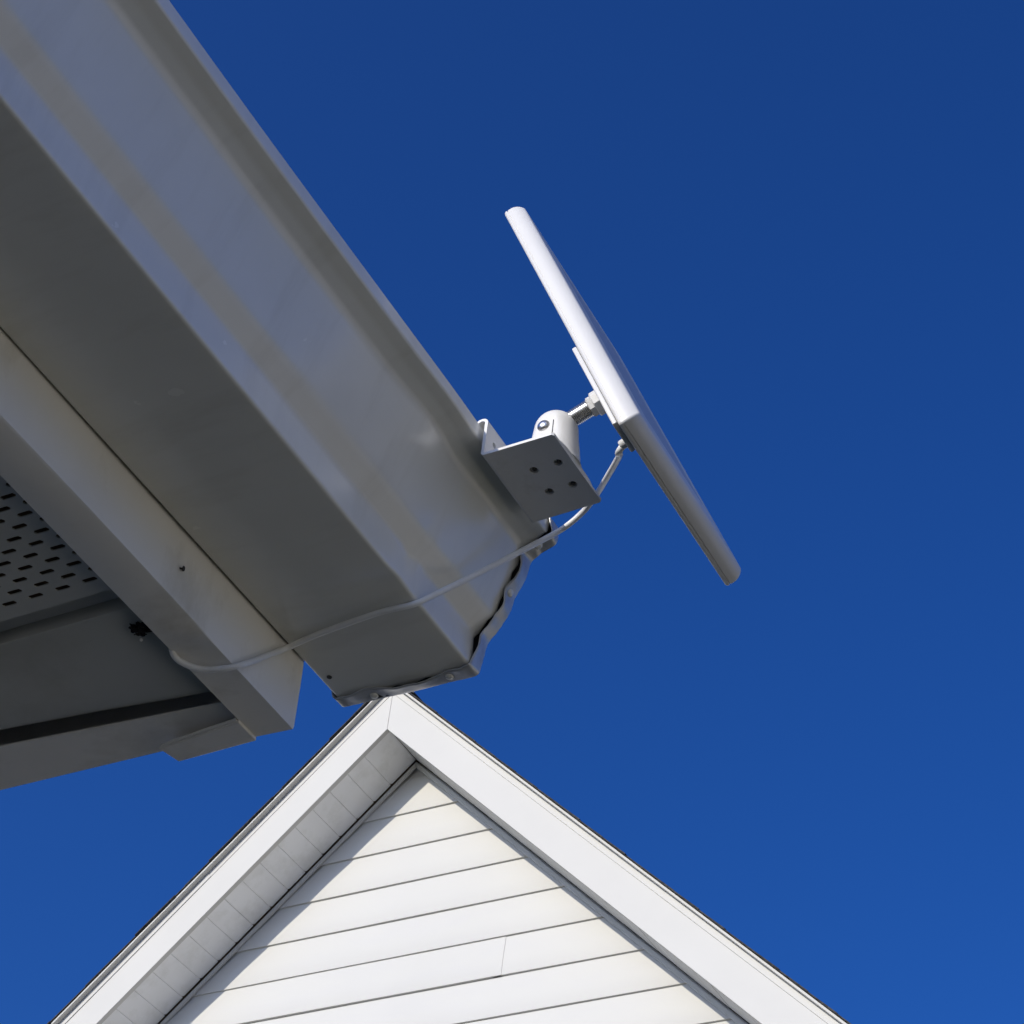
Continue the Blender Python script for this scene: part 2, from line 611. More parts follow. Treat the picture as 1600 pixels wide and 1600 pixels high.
# fascia: coil-wrapped board with a return lip at the bottom
bm = nb()
ys = [YN, -3, -1.5] + [-0.5 + i * 0.02 for i in range(int((YC + 0.5) / 0.02))] + [YC]
prof = [(XF - 0.0255, ZF + 0.0095), (XF - 0.0255, ZF + 0.0004), (XF - 0.0245, ZF), (XF - 0.0010, ZF), (XF, ZF + 0.0012), (XF, ZF + 0.03), (XF, ZF + 0.155), (XF - 0.0255, ZF + 0.155)]
rings = []
for y in ys:
    rr = []
    for j, (x, z_) in enumerate(prof):
        wv_ = 0.0005 * math.sin(y * 9.1 + j) + 0.0004 * math.sin(y * 23.0 + 2 * j)
        dz = wv_ if j in (2, 3) else 0
        dx = wv_ * 0.8 if j in (4, 5) else 0
        yy = y + (-0.0030 * (z_ - ZF) / 0.042 if y == YC else 0)
        rr.append(bm.verts.new((x + dx, yy, z_ + dz)))
    rings.append(rr)
for a, b_ in zip(rings, rings[1:]):
    for j in range(len(prof)):
        bm.faces.new((a[j], a[(j + 1) % len(prof)], b_[(j + 1) % len(prof)], b_[j]))
bm.faces.new(rings[0])
bm.faces.new(rings[-1][::-1])
fas = link('fascia', bm, 'trim', nh, smooth=40)
# trim nail driven into the fascia, its head lifted
bm = nb()
lathe(bm, (XF - 0.002, 0.6195, 0.6821), (1, 0.35, -0.2), [(0, 0.0006), (0.0034, 0.0006), (0.0034, 0.0015), (0.0039, 0.0013)], 12)
link('nail', bm, 'dark', fas)
# vented soffit panel: staggered slots cut right through
SW, SR = 0.0175, 0.00682                    # slot pitch across / between rows
XV0, XV1 = XWALL - 0.01, XF - 0.0262
VY1 = 0.6123
rows_n = 44
bm = nb()
def vent_mesh(bm, ytop):
    ncol = int((XV1 + 0.012 - XV0) / SW) + 1
    th = -0.0004
    cache = {}
    def V(x, y, z_):
        key = (round(x, 6), round(y, 6), round(z_, 6))
        if key not in cache:
            cache[key] = bm.verts.new((x, y, z_))
        return cache[key]
    for r in range(rows_n):
        yc = ytop - 0.0105 - r * SR
        offx = -0.6661 + (SW / 2 if r % 2 else 0) + (r // 2) * 0.0
        for cidx in range(-24, 4):
            xc = offx + cidx * SW
            x0, x1 = xc - SW / 2, xc + SW / 2
            if x1 > XV1 + 0.01 or x0 < XV0 - 0.005:
                continue
            y0, y1 = yc - SR / 2, yc + SR / 2
            hl, hw = 0.0047, 0.0015
            inn = [(xc - hl, yc - 0.0002), (xc - hl * .8, yc - hw), (xc, yc - hw), (xc + hl * .8, yc - hw * .9), (xc + hl, yc + .0002), (xc + hl * .8, yc + hw), (xc, yc + hw), (xc - hl * .8, yc + hw * .9)]
            outr = [(x0, yc), (x0, y0), (xc, y0), (x1, y0), (x1, yc), (x1, y1), (xc, y1), (x0, y1)]
            for i in range(8):
                j = (i + 1) % 8
                bm.faces.new((V(*outr[i], ZS), V(*outr[j], ZS), V(*inn[j], ZS), V(*inn[i], ZS)))
                bm.faces.new((V(*inn[i], ZS), V(*inn[j], ZS), V(*inn[j], ZS + th + 0.0012), V(*inn[i], ZS + th + 0.0012)))
vent_mesh(bm, VY1)
# solid margins of the panel
def sheet(bm, x0, x1, y0, y1, z_):
    bm.faces.new([bm.verts.new(p) for p in ((x0, y0, z_), (x1, y0, z_), (x1, y1, z_), (x0, y1, z_))])
ylow = VY1 - 0.0105 - (rows_n - 1) * SR - SR / 2
ytopm = VY1 - 0.0105 + SR / 2
sheet(bm, XV0 - 0.02, XV1 + 0.02, ytopm, VY1, ZS)
# rolled edge into the next groove
sheet(bm, XV0 - 0.02, XV1 + 0.02, ylow - 0.012, ylow, ZS)
v4 = [bm.verts.new(p) for p in ((XV0 - 0.02, VY1, ZS), (XV1 + 0.02, VY1, ZS), (XV1 + 0.02, VY1 + 0.0015, ZS + 0.0035), (XV0 - 0.02, VY1 + 0.0015, ZS + 0.0035))]
bm.faces.new(v4)
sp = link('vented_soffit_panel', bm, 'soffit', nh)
pitch_y = VY1 - (ylow - 0.012) + 0.003
for k in range(1, 24):
    if VY1 - k * pitch_y < YN + 0.5:
        break
    c = sp.copy()
    c.location.y -= k * pitch_y
    COL.objects.link(c)
# groove (receiving channel) beside the vented panel
bm = nb()
box(bm, XV0 - 0.02, XV1 + 0.02, VY1 + 0.0018, 0.6285, ZS + 0.0095, ZS + 0.0110)
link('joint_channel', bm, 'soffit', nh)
bm = nb()
box(bm, -7.2, XV0 - 0.003, YWALL - 0.02, 0.6275, ZS + 0.0002, ZS + 0.0014)
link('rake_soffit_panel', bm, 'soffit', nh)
bm = nb()
box(bm, -1.6, XF - 0.027, 0.634, 0.672, ZS + 0.016, ZS + 0.140)
link('slot_dark_backing', bm, 'deck', nh)  # board added above the vent slots so they read dark
# plain end panel, curling up into the gap at its far edge
bm = nb()
pts = [(0.6288, ZS + 0.011), (0.6290, ZS + 0.001), (0.6305, ZS), (0.660, ZS - 0.0003), (0.6990, ZS)]
for k in range(1, 9):
    a = k / 8 * math.radians(82)
    pts.append((0.6990 + 0.012 * math.sin(a), ZS + 0.012 * (1 - math.cos(a))))
pts.append((0.7118, ZS + 0.09))
xs = [-7.2, -2.0, -0.9, -0.8, -0.7, -0.65, XV1 + 0.012]
g = [[bm.verts.new((x, y + max(0.0, (y - 0.64) / 0.06) * 0.09 * (x + 0.625), z_ + (0.0004 * math.sin(40 * x + 60 * y)))) for x in xs] for (y, z_) in pts]
for r0, r1 in zip(g, g[1:]):
    for k in range(len(xs) - 1):
        bm.faces.new((r0[k], r0[k + 1], r1[k + 1], r1[k]))
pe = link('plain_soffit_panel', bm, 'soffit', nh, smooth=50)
so = pe.modifiers.new('thickness', 'SOLIDIFY')
so.thickness = 0.0009
# gable-end trim: upright face with return lip, slightly skewed as in the photo
bm = nb()
def endtrim(bm, x0, x1, ya0, ya1, yb0, yb1, z_a, z_b, up):
    # bottom lip quad between inner edge (ya) and outer edge (yb), then upright outer face
    lo = [(x0, ya0, z_a), (x1, ya1, z_b), (x1, yb1, z_b), (x0, yb0, z_a)]
    A = [bm.verts.new(p) for p in lo]
    B = [bm.verts.new((p[0], p[1], p[2] + 0.0012)) for p in lo]
    bm.faces.new(A)
    bm.faces.new(B[::-1])
    for i in range(4):
        bm.faces.new((A[i], A[(i + 1) % 4], B[(i + 1) % 4], B[i]))
    C = [bm.verts.new(p) for p in ((x0, yb0, z_a + 0.0014), (x1, yb1, z_b + 0.0014), (x1, yb1, up), (x0, yb0, up), (x0, yb0 - 0.002, z_a + 0.0014), (x1, yb1 - 0.002, z_b + 0.0014), (x1, yb1 - 0.002, up), (x0, yb0 - 0.002, up))]
    for f in ((0, 1, 2, 3), (7, 6, 5, 4), (0, 4, 5, 1), (1, 5, 6, 2), (2, 6, 7, 3), (3, 7, 4, 0)):
        bm.faces.new([C[i] for i in f])
endtrim(bm, -2.2, XF - 0.0265, 0.5960, 0.7115, 0.7235, 0.7376, 0.676, 0.6678, ZF + 0.15)
endtrim(bm, -7.3, -2.2015, 0.5960, 0.5960, 0.7235, 0.7235, 0.676, 0.676, ZF + 0.15)
et = link('end_trim', bm, 'trim', nh)
# overlapping end tab next to the fascia corner
bm = nb()
tabp = [(-0.6700, 0.7250), (-0.6138, 0.7200), (-0.6138, 0.7378), (-0.6665, 0.7392)]
prism(bm, [Vector((x, y, 0.6593)) for x, y in tabp], (0, 0, 0.0022))
bevel(bm, 0.0006, 2)
rim = [(-0.6700, 0.7250), (-0.6150, 0.7200)]
tb = link('end_tab', bm, 'trim', nh)
bm = nb()
tube(bm, catmull([(-0.6702, 0.7262, 0.6603), (-0.6660, 0.7242, 0.6607), (-0.645, 0.7222, 0.6612), (-0.6152, 0.7198, 0.6616)], 6), 0.0011, 8)
link('rolled_rim', bm, 'trim', tb, smooth=60)
bm = nb()
box(bm, -0.6640, -0.6142, 0.7290, 0.7302, 0.6617, 0.6674)
link('tab_return', bm, 'trim', tb)
# boards closing the eave box at the far side and the other gable end
# roof over the eave
RS = math.tan(math.radians(21))
bm = nb()
zt0 = ZF + 0.157
x0, x1 = XF + 0.012, XWALL - 3.4
pr = [(x0, zt0), (x0, zt0 + 0.014), (x1, zt0 + 0.014 + (x0 - x1) * RS), (x1, zt0 + (x0 - x1) * RS)]
prism(bm, [Vector((x, YN, z_)) for x, z_ in pr], (0, 0.745 - YN, 0))
link('roof_deck', bm, 'deck', nh)
bm = nb()
pr = [(2 * x1 - x0, zt0), (2 * x1 - x0, zt0 + 0.014), (x1 - 0.001, zt0 + 0.014 + (x0 - x1) * RS), (x1 - 0.001, zt0 + (x0 - x1) * RS)]
prism(bm, [Vector((x, YN, z_)) for x, z_ in pr], (0, 0.745 - YN, 0))
link('roof_deck', bm, 'deck', nh)
bm = nb()
pr = [(x0, zt0 - 0.001), (x1, zt0 - 0.002 + (x0 - x1) * RS), (2 * x1 - x0, zt0 - 0.001), (2 * x1 - x0, ZS + 0.16), (x0 - 0.04, ZS + 0.146)]
prism(bm, [Vector((x, 0.7375, z_)) for x, z_ in pr], (0, -0.02, 0))
link('gable_end_board', bm, 'trim', nh)
bm = nb()
prism(bm, [Vector((x, YN + 0.02, z_)) for x, z_ in pr], (0, -0.018, 0))
link('gable_end_board', bm, 'trim', nh)
bm = nb()
box(bm, 2 * x1 - x0 - 0.02, XWALL - 5.99, YN + 0.03, 0.715, ZS - 0.002, ZS + 0.03)
box(bm, 2 * x1 - x0, 2 * x1 - x0 + 0.02, YN + 0.03, 0.715, ZS + 0.031, ZS + 0.15)
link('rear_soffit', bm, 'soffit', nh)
bm = nb()
k = 0
L_ = (x0 - x1) / math.cos(math.radians(21))
dirx, dirz = -math.cos(math.radians(21)), math.sin(math.radians(21))
for sd in (1, -1):
    s = -0.012
    while s < L_:
        ax_, az_ = x0 + dirx * s, zt0 + 0.0155 + dirz * s
        bx_, bz_ = x0 + dirx * min(s + 0.23, L_), zt0 + 0.0155 + dirz * min(s + 0.23, L_)
        pr = [(ax_, az_ + 0.004), (ax_, az_ + 0.011), (bx_, bz_ + 0.005), (bx_, bz_ + 0.0005)]
        if sd < 0:
            pr = [(2 * x1 - x, z_) for x, z_ in pr]
        y = YN
        while y < 0.75:
            y2 = min(y + random.uniform(0.25, 0.35), 0.755 + random.uniform(-0.003, 0.003))
            if y2 - y > 0.02:
                prism(bm, [Vector((x, y, z_ + 0)) for x, z_ in pr], (0, y2 - y - 0.003, 0))
            y = y2 if y2 - y > 0.02 else 1
        s += 0.143
sh = link('shingles', bm, 'shingle', nh)
sh['kind'] = 'stuff'
bm = nb()
pr = [(XF + 0.0008, ZF + 0.12), (XF + 0.0016, ZF + 0.12), (XF + 0.0135, zt0 - 0.0006), (x0 + 0.004, zt0 + 0.0150), (XF - 0.06, zt0 + 0.0150 + 0.075 * RS), (XF - 0.06, zt0 + 0.0142 + 0.075 * RS), (x0 + 0.0030, zt0 + 0.0142), (x0 + 0.0025, zt0 - 0.0012)]
# plain drip flashing behind the gutter
prism(bm, [Vector((XF + 0.0006, YN, ZF + 0.11)), Vector((XF + 0.0014, YN, ZF + 0.11)), Vector((XF + 0.0014, YN, zt0 - 0.001)), Vector((XF + 0.0006, YN, zt0 - 0.001))], (0, 0.736 - YN, 0))
link('drip_flashing', bm, 'trim', nh)

# ================================================================== gutter
gt = root('rain_gutter', (XE, YE, Z0), 'white aluminium rain gutter running along the eave to a crimped end cap', 'gutter')
YG0 = -7.0
GB = -0.0852
gp = round_poly([(GB, 0.112, 0), (GB, 0.0, 0.002), (0.0, 0.0, 0.0022), (0.0, 0.0205, 0.003), (0.0102, 0.0312, 0.0035), (0.0248, 0.0757, 0.0040),
                 (0.0328, 0.0810, 0.0018), (0.0400, 0.0842, 0.0014), (0.0400, 0.0936, 0.0012), (0.0290, 0.0936, 0.001), (0.0290, 0.0860, 0)], 6)
# denser sampling
def dense(pl, d):
    out = [pl[0]]
    for a, b_ in zip(pl, pl[1:]):
        L = math.hypot(b_[0] - a[0], b_[1] - a[1])
        n_ = max(1, int(L / d))
        for k in range(1, n_ + 1):
            out.append((a[0] + (b_[0] - a[0]) * k / n_, a[1] + (b_[1] - a[1]) * k / n_))
    return out
gp = dense(gp, 0.006)
def gauss(d, s):
    return math.exp(-d * d / (2 * s * s))
def dent(x, z_, y):
    """dents and oil-canning in the sheet: displacement (dx, dz)"""
    dx = dz = 0.0
    front = x > -0.001 and z_ > 0.004
    if front:
        # bulge by the bracket
        dx += 0.0022 * gauss(y - 0.655, 0.020) * gauss(z_ - 0.070, 0.010)
        dx -= 0.0016 * gauss(y - 0.690, 0.016) * gauss(z_ - 0.062, 0.014)
        # crease across the lower step
        dx += (-0.0018 * gauss(y - 0.6935, 0.0035) + 0.0012 * gauss(y - 0.703, 0.004)) * gauss(z_ - 0.022, 0.009)
        # oil canning along the face
        f = math.sin(math.pi * min(max((z_ - 0.028) / 0.048, 0), 1))
        dx += f * (0.0007 * math.sin(9.0 * y + 1.0) + 0.0004 * math.sin(23 * y) + 0.0003 * math.sin(41 * y + 2))
        dx += 0.0004 * math.sin(17 * y + 3) * (1 if z_ > 0.08 else 0.3)
    elif abs(z_) < 0.003 and x < 0.003:
        f = math.sin(math.pi * min(max((x - GB) / (-GB), 0), 1))
        dz += f * (0.0012 * math.sin(6.3 * y + 0.7) + 0.0006 * math.sin(15 * y))
        # kink below the crease
        q = y - (0.690 + 0.18 * (x + 0.0))
        dz += 0.0016 * gauss(q, 0.006) * gauss(x + 0.008, 0.022)
    return dx, dz
ysg = [YG0, -5, -3.5, -2.2, -1.4] + [-1 + 0.05 * i for i in range(24)] + [0.2 + 0.005 * i for i in range(int((YE - 0.002 - 0.2) / 0.005))] + [YE - 0.002]
bm = nb()
rows = []
for y in ysg:
    rr = []
    for (x, z_) in gp:
        dx, dz = dent(x, z_, y) if y > -0.6 else (0, 0)
        rr.append(bm.verts.new((XE + x + dx, y, Z0 + z_ + dz)))
    rows.append(rr)
for a, b_ in zip(rows, rows[1:]):
    for k in range(len(gp) - 1):
        bm.faces.new((a[k], a[k + 1], b_[k + 1], b_[k]))
tr = link('trough', bm, 'gutter', gt, smooth=50)
# normals of the open sheet: make sure solidify goes inwards
so = tr.modifiers.new('thickness', 'SOLIDIFY')
so.thickness = 0.0008
so.offset = 0.0
# end cap: flange wrapped round the outside, pinched at the rivets and sprung open between
cp = round_poly([(GB - 0.0012, 0.108, 0), (GB - 0.0012, -0.0014, 0.003), (0.0014, -0.0014, 0.003), (0.0014, 0.0205, 0.006), (0.0125, 0.0300, 0.006), (0.0268, 0.0748, 0.006), (0.0345, 0.0795, 0.004), (0.0418, 0.0830, 0.003), (0.0418, 0.0952, 0.002), (0.0270, 0.0952, 0)], 6)
cp = dense(cp, 0.0025)
arc = [0.0]
for a, b_ in zip(cp, cp[1:]):
    arc.append(arc[-1] + math.hypot(b_[0] - a[0], b_[1] - a[1]))
def near_arc(x, z_):
    return min(range(len(cp)), key=lambda i: (cp[i][0] - x) ** 2 + (cp[i][1] - z_) ** 2)
riv = [near_arc(*p) for p in ((-0.064, -0.0014), (-0.0135, -0.0014), (0.0184, 0.0470), (0.033, 0.0790))]
corner = near_arc(0.0014, 0.0205)
lipi = near_arc(0.0418, 0.0890)
pins = sorted([(arc[near_arc(*p)], 0.0) for p in ((GB, 0.03), (GB + 0.004, -0.0014), (0.0000, 0.0), (0.0140, 0.0310), (0.0268, 0.0735), (0.0418, 0.0900))] + [(arc[i], 0.0) for i in riv])
bot_end = near_arc(-0.001, -0.0014)
def gapf(s):
    """how far the flange's free edge stands off the gutter"""
    for (a, _), (b_, _) in zip(pins, pins[1:]):
        if a <= s <= b_:
            t = (s - a) / (b_ - a)
            Lg = b_ - a
            return min(0.0042, (0.075 if b_ < arc[bot_end] else 0.105) * Lg) * math.sin(math.pi * t) ** 1.6
    return 0.0
bm = nb()
LY = [0.0, 0.2, 0.45, 0.7, 0.9, 1.0]
rows = []
for i, (x, z_) in enumerate(cp):
    a = cp[max(i - 1, 0)]
    b_ = cp[min(i + 1, len(cp) - 1)]
    t = Vector((b_[0] - a[0], b_[1] - a[1])).normalized()
    nrm = Vector((t.y, -t.x))               # outward (profile runs back->bottom->front)
    s = arc[i]
    gp_ = gapf(s)
    wdt = 0.0102 + 0.0010 * math.sin(s * 210) + 0.0008 * math.sin(s * 95 + 1)
    wdt *= 1 - 0.16 * min(1.0, gp_ / 0.004)
    skew = 0.002 * (x - 0.0) / 0.1
    row = []
    for f in LY:                            # f=0 free edge, f=1 end plane
        lift = 0.00030 * math.sin(s * 420 + 2) * (1 - f) + 0.00010 * math.sin(s * 1130 + 5 * f) + gp_ * (1 - f) ** 0.8 + (0.15 if s < arc[bot_end] else 0.55) * gp_ * f ** 2
        row.append(bm.verts.new((XE + x + nrm.x * lift, YE + skew - wdt * (1 - f), Z0 + z_ + nrm.y * lift)))
    rows.append(row)
for r0, r1 in zip(rows, rows[1:]):
    for k in range(len(LY) - 1):
        bm.faces.new((r0[k], r0[k + 1], r1[k + 1], r1[k]))
endc = bm.verts.new((XE - 0.04, YE + 0.0002, Z0 + 0.05))
for r0, r1 in zip(rows, rows[1:]):
    bm.faces.new((r0[-1], r1[-1], endc))
bm.faces.new((rows[-1][-1], rows[0][-1], endc))
ec = link('end_cap', bm, 'cap', gt, smooth=55)
so = ec.modifiers.new('thickness', 'SOLIDIFY')
so.thickness = 0.0007
so.offset = 0.0
for i in riv:
    x, z_ = cp[i]
    a, b_ = cp[i - 1], cp[i + 1]
    t = Vector((b_[0] - a[0], b_[1] - a[1])).normalized()
    nrm = Vector((t.y, 0, -t.x))
    bm = nb()
    lathe(bm, Vector((XE + x, YE - 0.0050, Z0 + z_)) - nrm * 0.001, nrm, [(0, 0.0026), (0.0016, 0.0026), (0.0023, 0.0021), (0.0027, 0.0012), (0.0027, 0.0003)], 14)
    link('rivet', bm, 'gutter', ec, smooth=40)
# black strip painting the shade in the gap between trough and flange
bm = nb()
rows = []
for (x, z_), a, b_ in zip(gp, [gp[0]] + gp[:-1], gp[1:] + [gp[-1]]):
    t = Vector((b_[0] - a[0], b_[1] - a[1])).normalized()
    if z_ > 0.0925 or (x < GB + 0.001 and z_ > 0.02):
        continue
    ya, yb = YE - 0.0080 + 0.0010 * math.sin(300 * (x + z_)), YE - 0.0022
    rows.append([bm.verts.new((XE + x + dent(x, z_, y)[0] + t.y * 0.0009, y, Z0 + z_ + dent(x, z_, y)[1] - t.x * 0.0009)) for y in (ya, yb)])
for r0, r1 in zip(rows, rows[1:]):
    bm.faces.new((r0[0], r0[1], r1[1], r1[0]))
link('gap_shade', bm, 'clump', ec, smooth=60)
# small dark disc painting the shade of a hole in the trough bottom
bm = nb()
lathe(bm, (-0.5801, 0.7480, Z0 - 0.0007), (0, 0, -1), [(0, 0.0016), (0.0006, 0.0014)], 10)
link('weep_hole_disc', bm, 'dark', gt)
# hidden hangers inside the trough
for y in (0.62, 0.05, -0.55, -1.15, -1.75, -2.35):
    bm = nb()
    box(bm, XE + GB + 0.001, XE + 0.0285, y - 0.012, y + 0.012, Z0 + 0.0885, Z0 + 0.0903)
    link('hanger', bm, 'steel', gt)

# ================================================================== bracket hooked on the gutter lip
ZP = 0.7733
BX0, BX1, BY0, BY1 = -0.4590, -0.4150, 0.6865, 0.7442
br = root('mounting_bracket', (BX0, BY0, ZP), 'bent metal bracket hooked over the gutter lip with four screw holes underneath', 'bracket')
TB = 0.0018
hol = [(-0.4375, 0.7076), (-0.4226, 0.7072), (-0.4229, 0.7256), (-0.4374, 0.7258)]
bm = nb()
pr = [(BX0 + 0.0025, BY0), (BX1 - 0.0012, BY0), (BX1, BY0 + 0.0012), (BX1 + 0.0006, BY1 - 0.001), (BX1 - 0.0006, BY1), (BX0 + 0.0025, BY1 + 0.001)]
holed(bm, (0, 0, ZP), (1, 0, 0), (0, 1, 0), (0, 0, 1), pr, [(x, y, 0.0026) for x, y in hol], TB)
link('shelf_plate', bm, 'bracket', br)
bm = nb()
# rounded bend between shelf and upright, then upright with a hole, then hook over the lip
out = []
for k in range(7):
    a = math.pi / 2 * k / 6
    out.append((BX0 + 0.0025 - 0.0025 * math.sin(a), ZP + 0.0025 - 0.0025 * math.cos(a)))
inn = []
for k in range(7):
    a = math.pi / 2 * k / 6
    inn.append((BX0 + 0.0025 - 0.0007 * math.sin(a), ZP + 0.0025 - 0.0007 * math.cos(a)))
prism(bm, [Vector((x, BY0, z_)) for x, z_ in out + inn[::-1]], (0, BY1 + 0.001 - BY0, 0))
holed(bm, (BX0, 0, 0), (0, 1, 0), (0, 0, 1), (1, 0, 0), [(BY0, ZP + 0.0025), (BY1 + 0.001, ZP + 0.0025), (BY1 + 0.001, 0.7985), (BY0, 0.7985)], [(0.6958, 0.7885, 0.0019)], TB)
bend = []
bi = []
for k in range(7):
    a = math.pi * k / 6
    bend.append((BX0 - 0.0022 + 0.0040 * math.cos(a), 0.7985 + 0.0034 * math.sin(a)))
    bi.append((BX0 - 0.0022 + 0.0022 * math.cos(a), 0.7985 + 0.0017 * math.sin(a)))
pr = bend + [(BX0 - 0.0062, 0.7880), (BX0 - 0.0044, 0.7880)] + bi[::-1]
prism(bm, [Vector((x, BY0, z_)) for x, z_ in pr], (0, BY1 + 0.001 - BY0, 0))
link('hook', bm, 'bracket', br, smooth=35)
for (x, y) in hol:
    bm = nb()
    lathe(bm, (x + 0.0002, y + 0.0002, ZP + 0.0030), (0, 0, -1), [(0, 0.0014), (0.0022, 0.0014), (0.0034, 0.0002)], 10)
    link('screw', bm, 'dark', br)

# ================================================================== swivel mount
HX, HY = -0.4301, 0.7165
PN, PU, PV = Vector((0.9208, 0, 0.39)), Vector((0.39, 0, -0.9208)), Vector((0, 1, 0))
PC = Vector((-0.39609, 0.71153, 0.82026))   # centre of the panel's back face
PC = PC + PU * 0.0
Q = Vector((HX, HY - 0.002, ZP + 0.0352))
sm = root('swivel_mount', (HX, HY, ZP + TB), 'white domed swivel mount with threaded arm standing on the bracket', 'mount')
zb = ZP + TB + 0.0002
# base flange
bm = nb()
pts = []
for k in range(40):
    a = 2 * math.pi * k / 40
    ca, sa = math.cos(a), math.sin(a)
    ex = 0.45
    pts.append((HX + 0.0148 * math.copysign(abs(ca) ** ex, ca), HY + 0.0255 * math.copysign(abs(sa) ** ex, sa)))
rings = []
for (dz, sc) in ((0, 0.97), (0.0006, 1.0), (0.0032, 1.0), (0.0040, 0.965)):
    rings.append([bm.verts.new((HX + (x - HX) * sc, HY + (y - HY) * sc, zb + dz)) for x, y in pts])
for a, b_ in zip(rings, rings[1:]):
    for k in range(40):
        bm.faces.new((a[k], a[(k + 1) % 40], b_[(k + 1) % 40], b_[k]))
bm.faces.new(rings[0][::-1])
bm.faces.new(rings[-1])
link('base_flange', bm, 'plastic', sm, smooth=50)
# body: skirt flaring to the flange, upright barrel, domed top
bm = nb()
prof = [(0.0036, 0.0158), (0.0050, 0.0152), (0.0100, 0.0146), (0.0160, 0.0140), (0.0230, 0.0130), (0.0300, 0.0124)]
for k in range(1, 12):
    a = math.pi / 2 * k / 12
    prof.append((0.0300 + 0.0126 * math.sin(a), 0.0124 * math.cos(a)))
lathe(bm, (HX, HY - 0.002, zb), (0, 0, 1), prof, 48)
# cheek line: shallow flat on the sunny side
for v in bm.verts:
    if v.co.z > zb + 0.012 and v.co.y < HY - 0.002 - 0.0108:
        v.co.y = HY - 0.002 - 0.0108
dm = link('dome', bm, 'plastic', sm, smooth=40)
bm = nb()
lathe(bm, (HX - 0.0020, HY - 0.0126, ZP + 0.0282), (0, -1, 0), [(0, 0.0038), (0.0004, 0.0038), (0.0012, 0.0034), (0.0020, 0.0024), (0.0024, 0.0008)], 20)
link('screw_head', bm, 'steel', dm, smooth=50)
# seam between the two halves of the housing
bm = nb()
tube(bm, catmull([(HX + 0.0040, HY - 0.0131, zb + 0.012), (HX + 0.0040, HY - 0.0130, zb + 0.020), (HX + 0.0040, HY - 0.0130, zb + 0.0285)], 4), 0.00022, 6)
link('housing_seam', bm, 'dark', dm)
# threaded arm
bm = nb()
prof = []
t = 0.0060
while t < 0.0325:
    prof += [(t, 0.0047), (t + 0.0004, 0.0051), (t + 0.0008, 0.0047)]
    t += 0.00105
AQ = Q
lathe(bm, AQ, PN, prof, 20)
link('threaded_rod', bm, 'steel', sm, smooth=20)
bm = nb()
lathe(bm, AQ + PN * 0.0215, PN, [(0, 0.0056), (0.0004, 0.0062), (0.0030, 0.0062), (0.0034, 0.0056)], 6)
link('lock_nut', bm, 'plastic', sm)

# ================================================================== solar panel
sp_ = root('solar_panel', tuple(PC), 'white framed solar panel seen edge on, tilted on its swivel mount', 'solar panel')
PA, PB, PT = 0.2190, 0.1330, 0.0125
def rrect(hu, hv, r, n=6):
    pts = []
    for (cu, cv, a0) in ((hu - r, hv - r, 0), (-hu + r, hv - r, 90), (-hu + r, -hv + r, 180), (hu - r, -hv + r, 270)):
        for k in range(n + 1):
            a = math.radians(a0 + 90 * k / n)
            pts.append((cu + r * math.cos(a), cv + r * math.sin(a)))
    return pts
def loft(bm, layers, r, capa=True, capb=True, base=PC):
    rings = []
    for (off, ins) in layers:
        pts = rrect(PA / 2 - ins, PB / 2 - ins, max(r - ins * 0.3, 0.0012))
        rings.append([bm.verts.new(base + PU * a + PV * b_ + PN * off) for a, b_ in pts])
    n_ = len(rings[0])
    for a, b_ in zip(rings, rings[1:]):
        for k in range(n_):
            bm.faces.new((a[k], a[(k + 1) % n_], b_[(k + 1) % n_], b_[k]))
    if capa:
        bm.faces.new(rings[0][::-1])
    if capb:
        bm.faces.new(rings[-1])
bm = nb()
lay = [(0.0, 0.0012), (0.0003, 0.0005), (0.0012, 0.0), (0.0021, 0.0), (0.0022, 0.0005), (0.0026, 0.0005), (0.0027, 0.0), (0.0045, 0.0)]
for k in range(1, 10):
    a = math.radians(52) * k / 9
    lay.append((0.0045 + 0.0070 * math.sin(a) / math.sin(math.radians(52)), 0.0085 * (1 - math.cos(a))))
lay += [(0.0117, 0.0070), (0.0119, 0.0160), (0.0119, 0.0270), (0.0116, 0.0273)]
loft(bm, lay, 0.0018)
link('frame', bm, 'plastic', sp_, smooth=38)
bm = nb()
loft(bm, [(0.01162, 0.0274), (0.0118, 0.0274)], 0.002)
link('solar_cells', bm, 'glass', sp_)
# back boss and arm socket
def obox(bm, o, hu, hv, n0, n1):
    pts = [o + PU * a + PV * b_ + PN * n0 for a, b_ in ((-hu, -hv), (hu, -hv), (hu, hv), (-hu, hv))]
    prism(bm, pts, PN * (n1 - n0))
bm = nb()
obox(bm, PC + PU * 0.070 + PV * -0.0545, 0.0355, 0.0110, -0.0028, -0.0001)
bevel(bm, 0.0008, 2)
link('junction_box', bm, 'plastic', sp_, smooth=40)
tq = (PC - AQ).dot(PN)
so_ = AQ + PN * tq
bm = nb()
lathe(bm, so_ - PN * 0.0115, PN, [(0, 0.0064), (0.0006, 0.0072), (0.0050, 0.0072), (0.0052, 0.0084), (0.0084, 0.0084)], 8)
link('arm_socket', bm, 'plastic', sp_, smooth=30)
# cable gland
G0 = PC + PU * 0.0985 + PV * -0.0455
bm = nb()
lathe(bm, G0 - PN * 0.0060, PN, [(0, 0.0021), (0.0008, 0.0026), (0.0059, 0.0028)], 14)
link('cable_gland', bm, 'plastic', sp_, smooth=40)

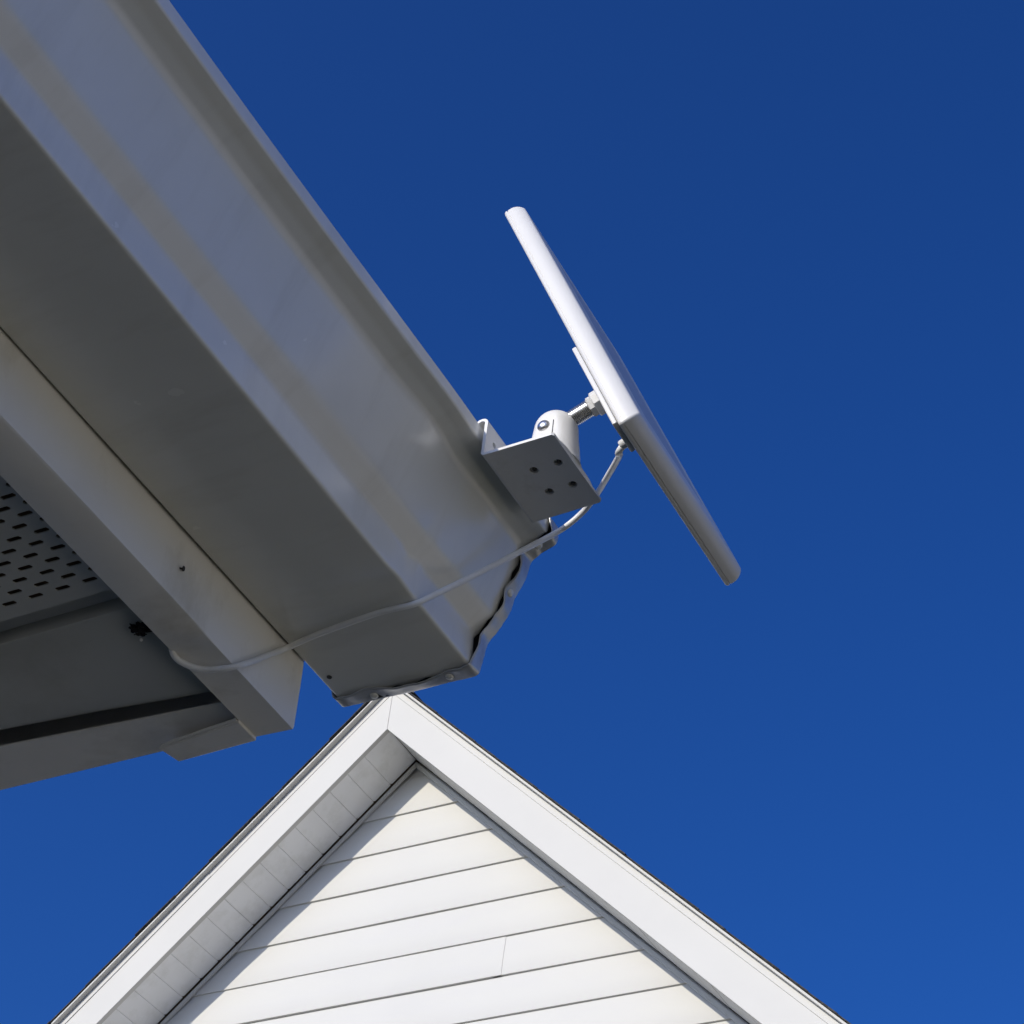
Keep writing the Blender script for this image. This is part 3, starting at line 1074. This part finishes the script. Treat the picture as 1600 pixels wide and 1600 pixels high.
# ================================================================== cable
cr_ = 0.0017
CP = [G0 - PN * 0.0035, G0 - PN * 0.0090 + Vector((0, 0.004, 0.001)), Vector((-0.3790, 0.6950, 0.7515)), Vector((-0.4010, 0.7250, 0.7720)),
      Vector((-0.4214, 0.7520, 0.7900)), Vector((-0.4300, 0.7600, 0.7918)), Vector((-0.4370, 0.7645, 0.7910)), Vector((-0.4460, 0.7660, 0.7860)),
      Vector((-0.4545, 0.7645, 0.7800)), Vector((-0.4680, 0.7480, 0.7560)), Vector((-0.4830, 0.7300, 0.7300)),
      Vector((-0.4965, 0.7130, 0.7065)), Vector((-0.5035, 0.7085, 0.7000)),
      Vector((-0.5200, 0.7067, 0.6990)), Vector((-0.5367, 0.7077, 0.6990)), Vector((-0.5627, 0.7105, 0.6992)),
      Vector((-0.5763, 0.7123, 0.6988)), Vector((-0.5855, 0.7112, 0.6955)),
      Vector((-0.5862, 0.6999, 0.6833)), Vector((-0.5862, 0.6881, 0.6703)), Vector((-0.5868, 0.6790, 0.6610)),
      Vector((-0.5935, 0.6755, 0.6583)), Vector((-0.6034, 0.6722, 0.6580)), Vector((-0.6106, 0.6647, 0.6581)),
      Vector((-0.6140, 0.6575, 0.6605)), Vector((-0.6165, 0.6530, 0.6740))]
bm = nb()
tube(bm, catmull(CP, 10), cr_, 12)
cb = bpy.data.objects
cbl = link('power_cable', bm, 'cable', None, smooth=60, origin=CP[12])
cbl['label'] = 'thin white cable drooping from the solar panel across the gutter to the soffit'
cbl['category'] = 'cable'

# ================================================================== dark clump under the soffit
bm = nb()
cc = Vector((-0.6265, 0.6425, ZS - 0.0036))
for k in range(26):
    o = cc + Vector((random.gauss(0, 0.0021), random.gauss(0, 0.0021), random.uniform(-0.001, 0.0035)))
    bmesh.ops.create_icosphere(bm, subdivisions=1, radius=random.uniform(0.0010, 0.0024), matrix=Matrix.Translation(o))
for k in range(8):
    a = random.uniform(0, 6.28)
    e = cc + Vector((math.cos(a) * 0.0065, math.sin(a) * 0.0065, random.uniform(-0.001, 0.003)))
    tube(bm, [cc, (cc + e) / 2 + Vector((0, 0, -0.0012)), e], 0.0004, 5)
dc = link('debris_clump', bm, 'clump', None, origin=cc)
dc['label'] = 'small black clump of debris stuck to the soffit beside the fascia'
dc['category'] = 'debris'
bm = nb()
bmesh.ops.create_icosphere(bm, subdivisions=2, radius=0.0009, matrix=Matrix.Translation(cc + Vector((-0.0020, 0.0042, -0.0030))))
sk = link('white_speck', bm, 'speck', dc)
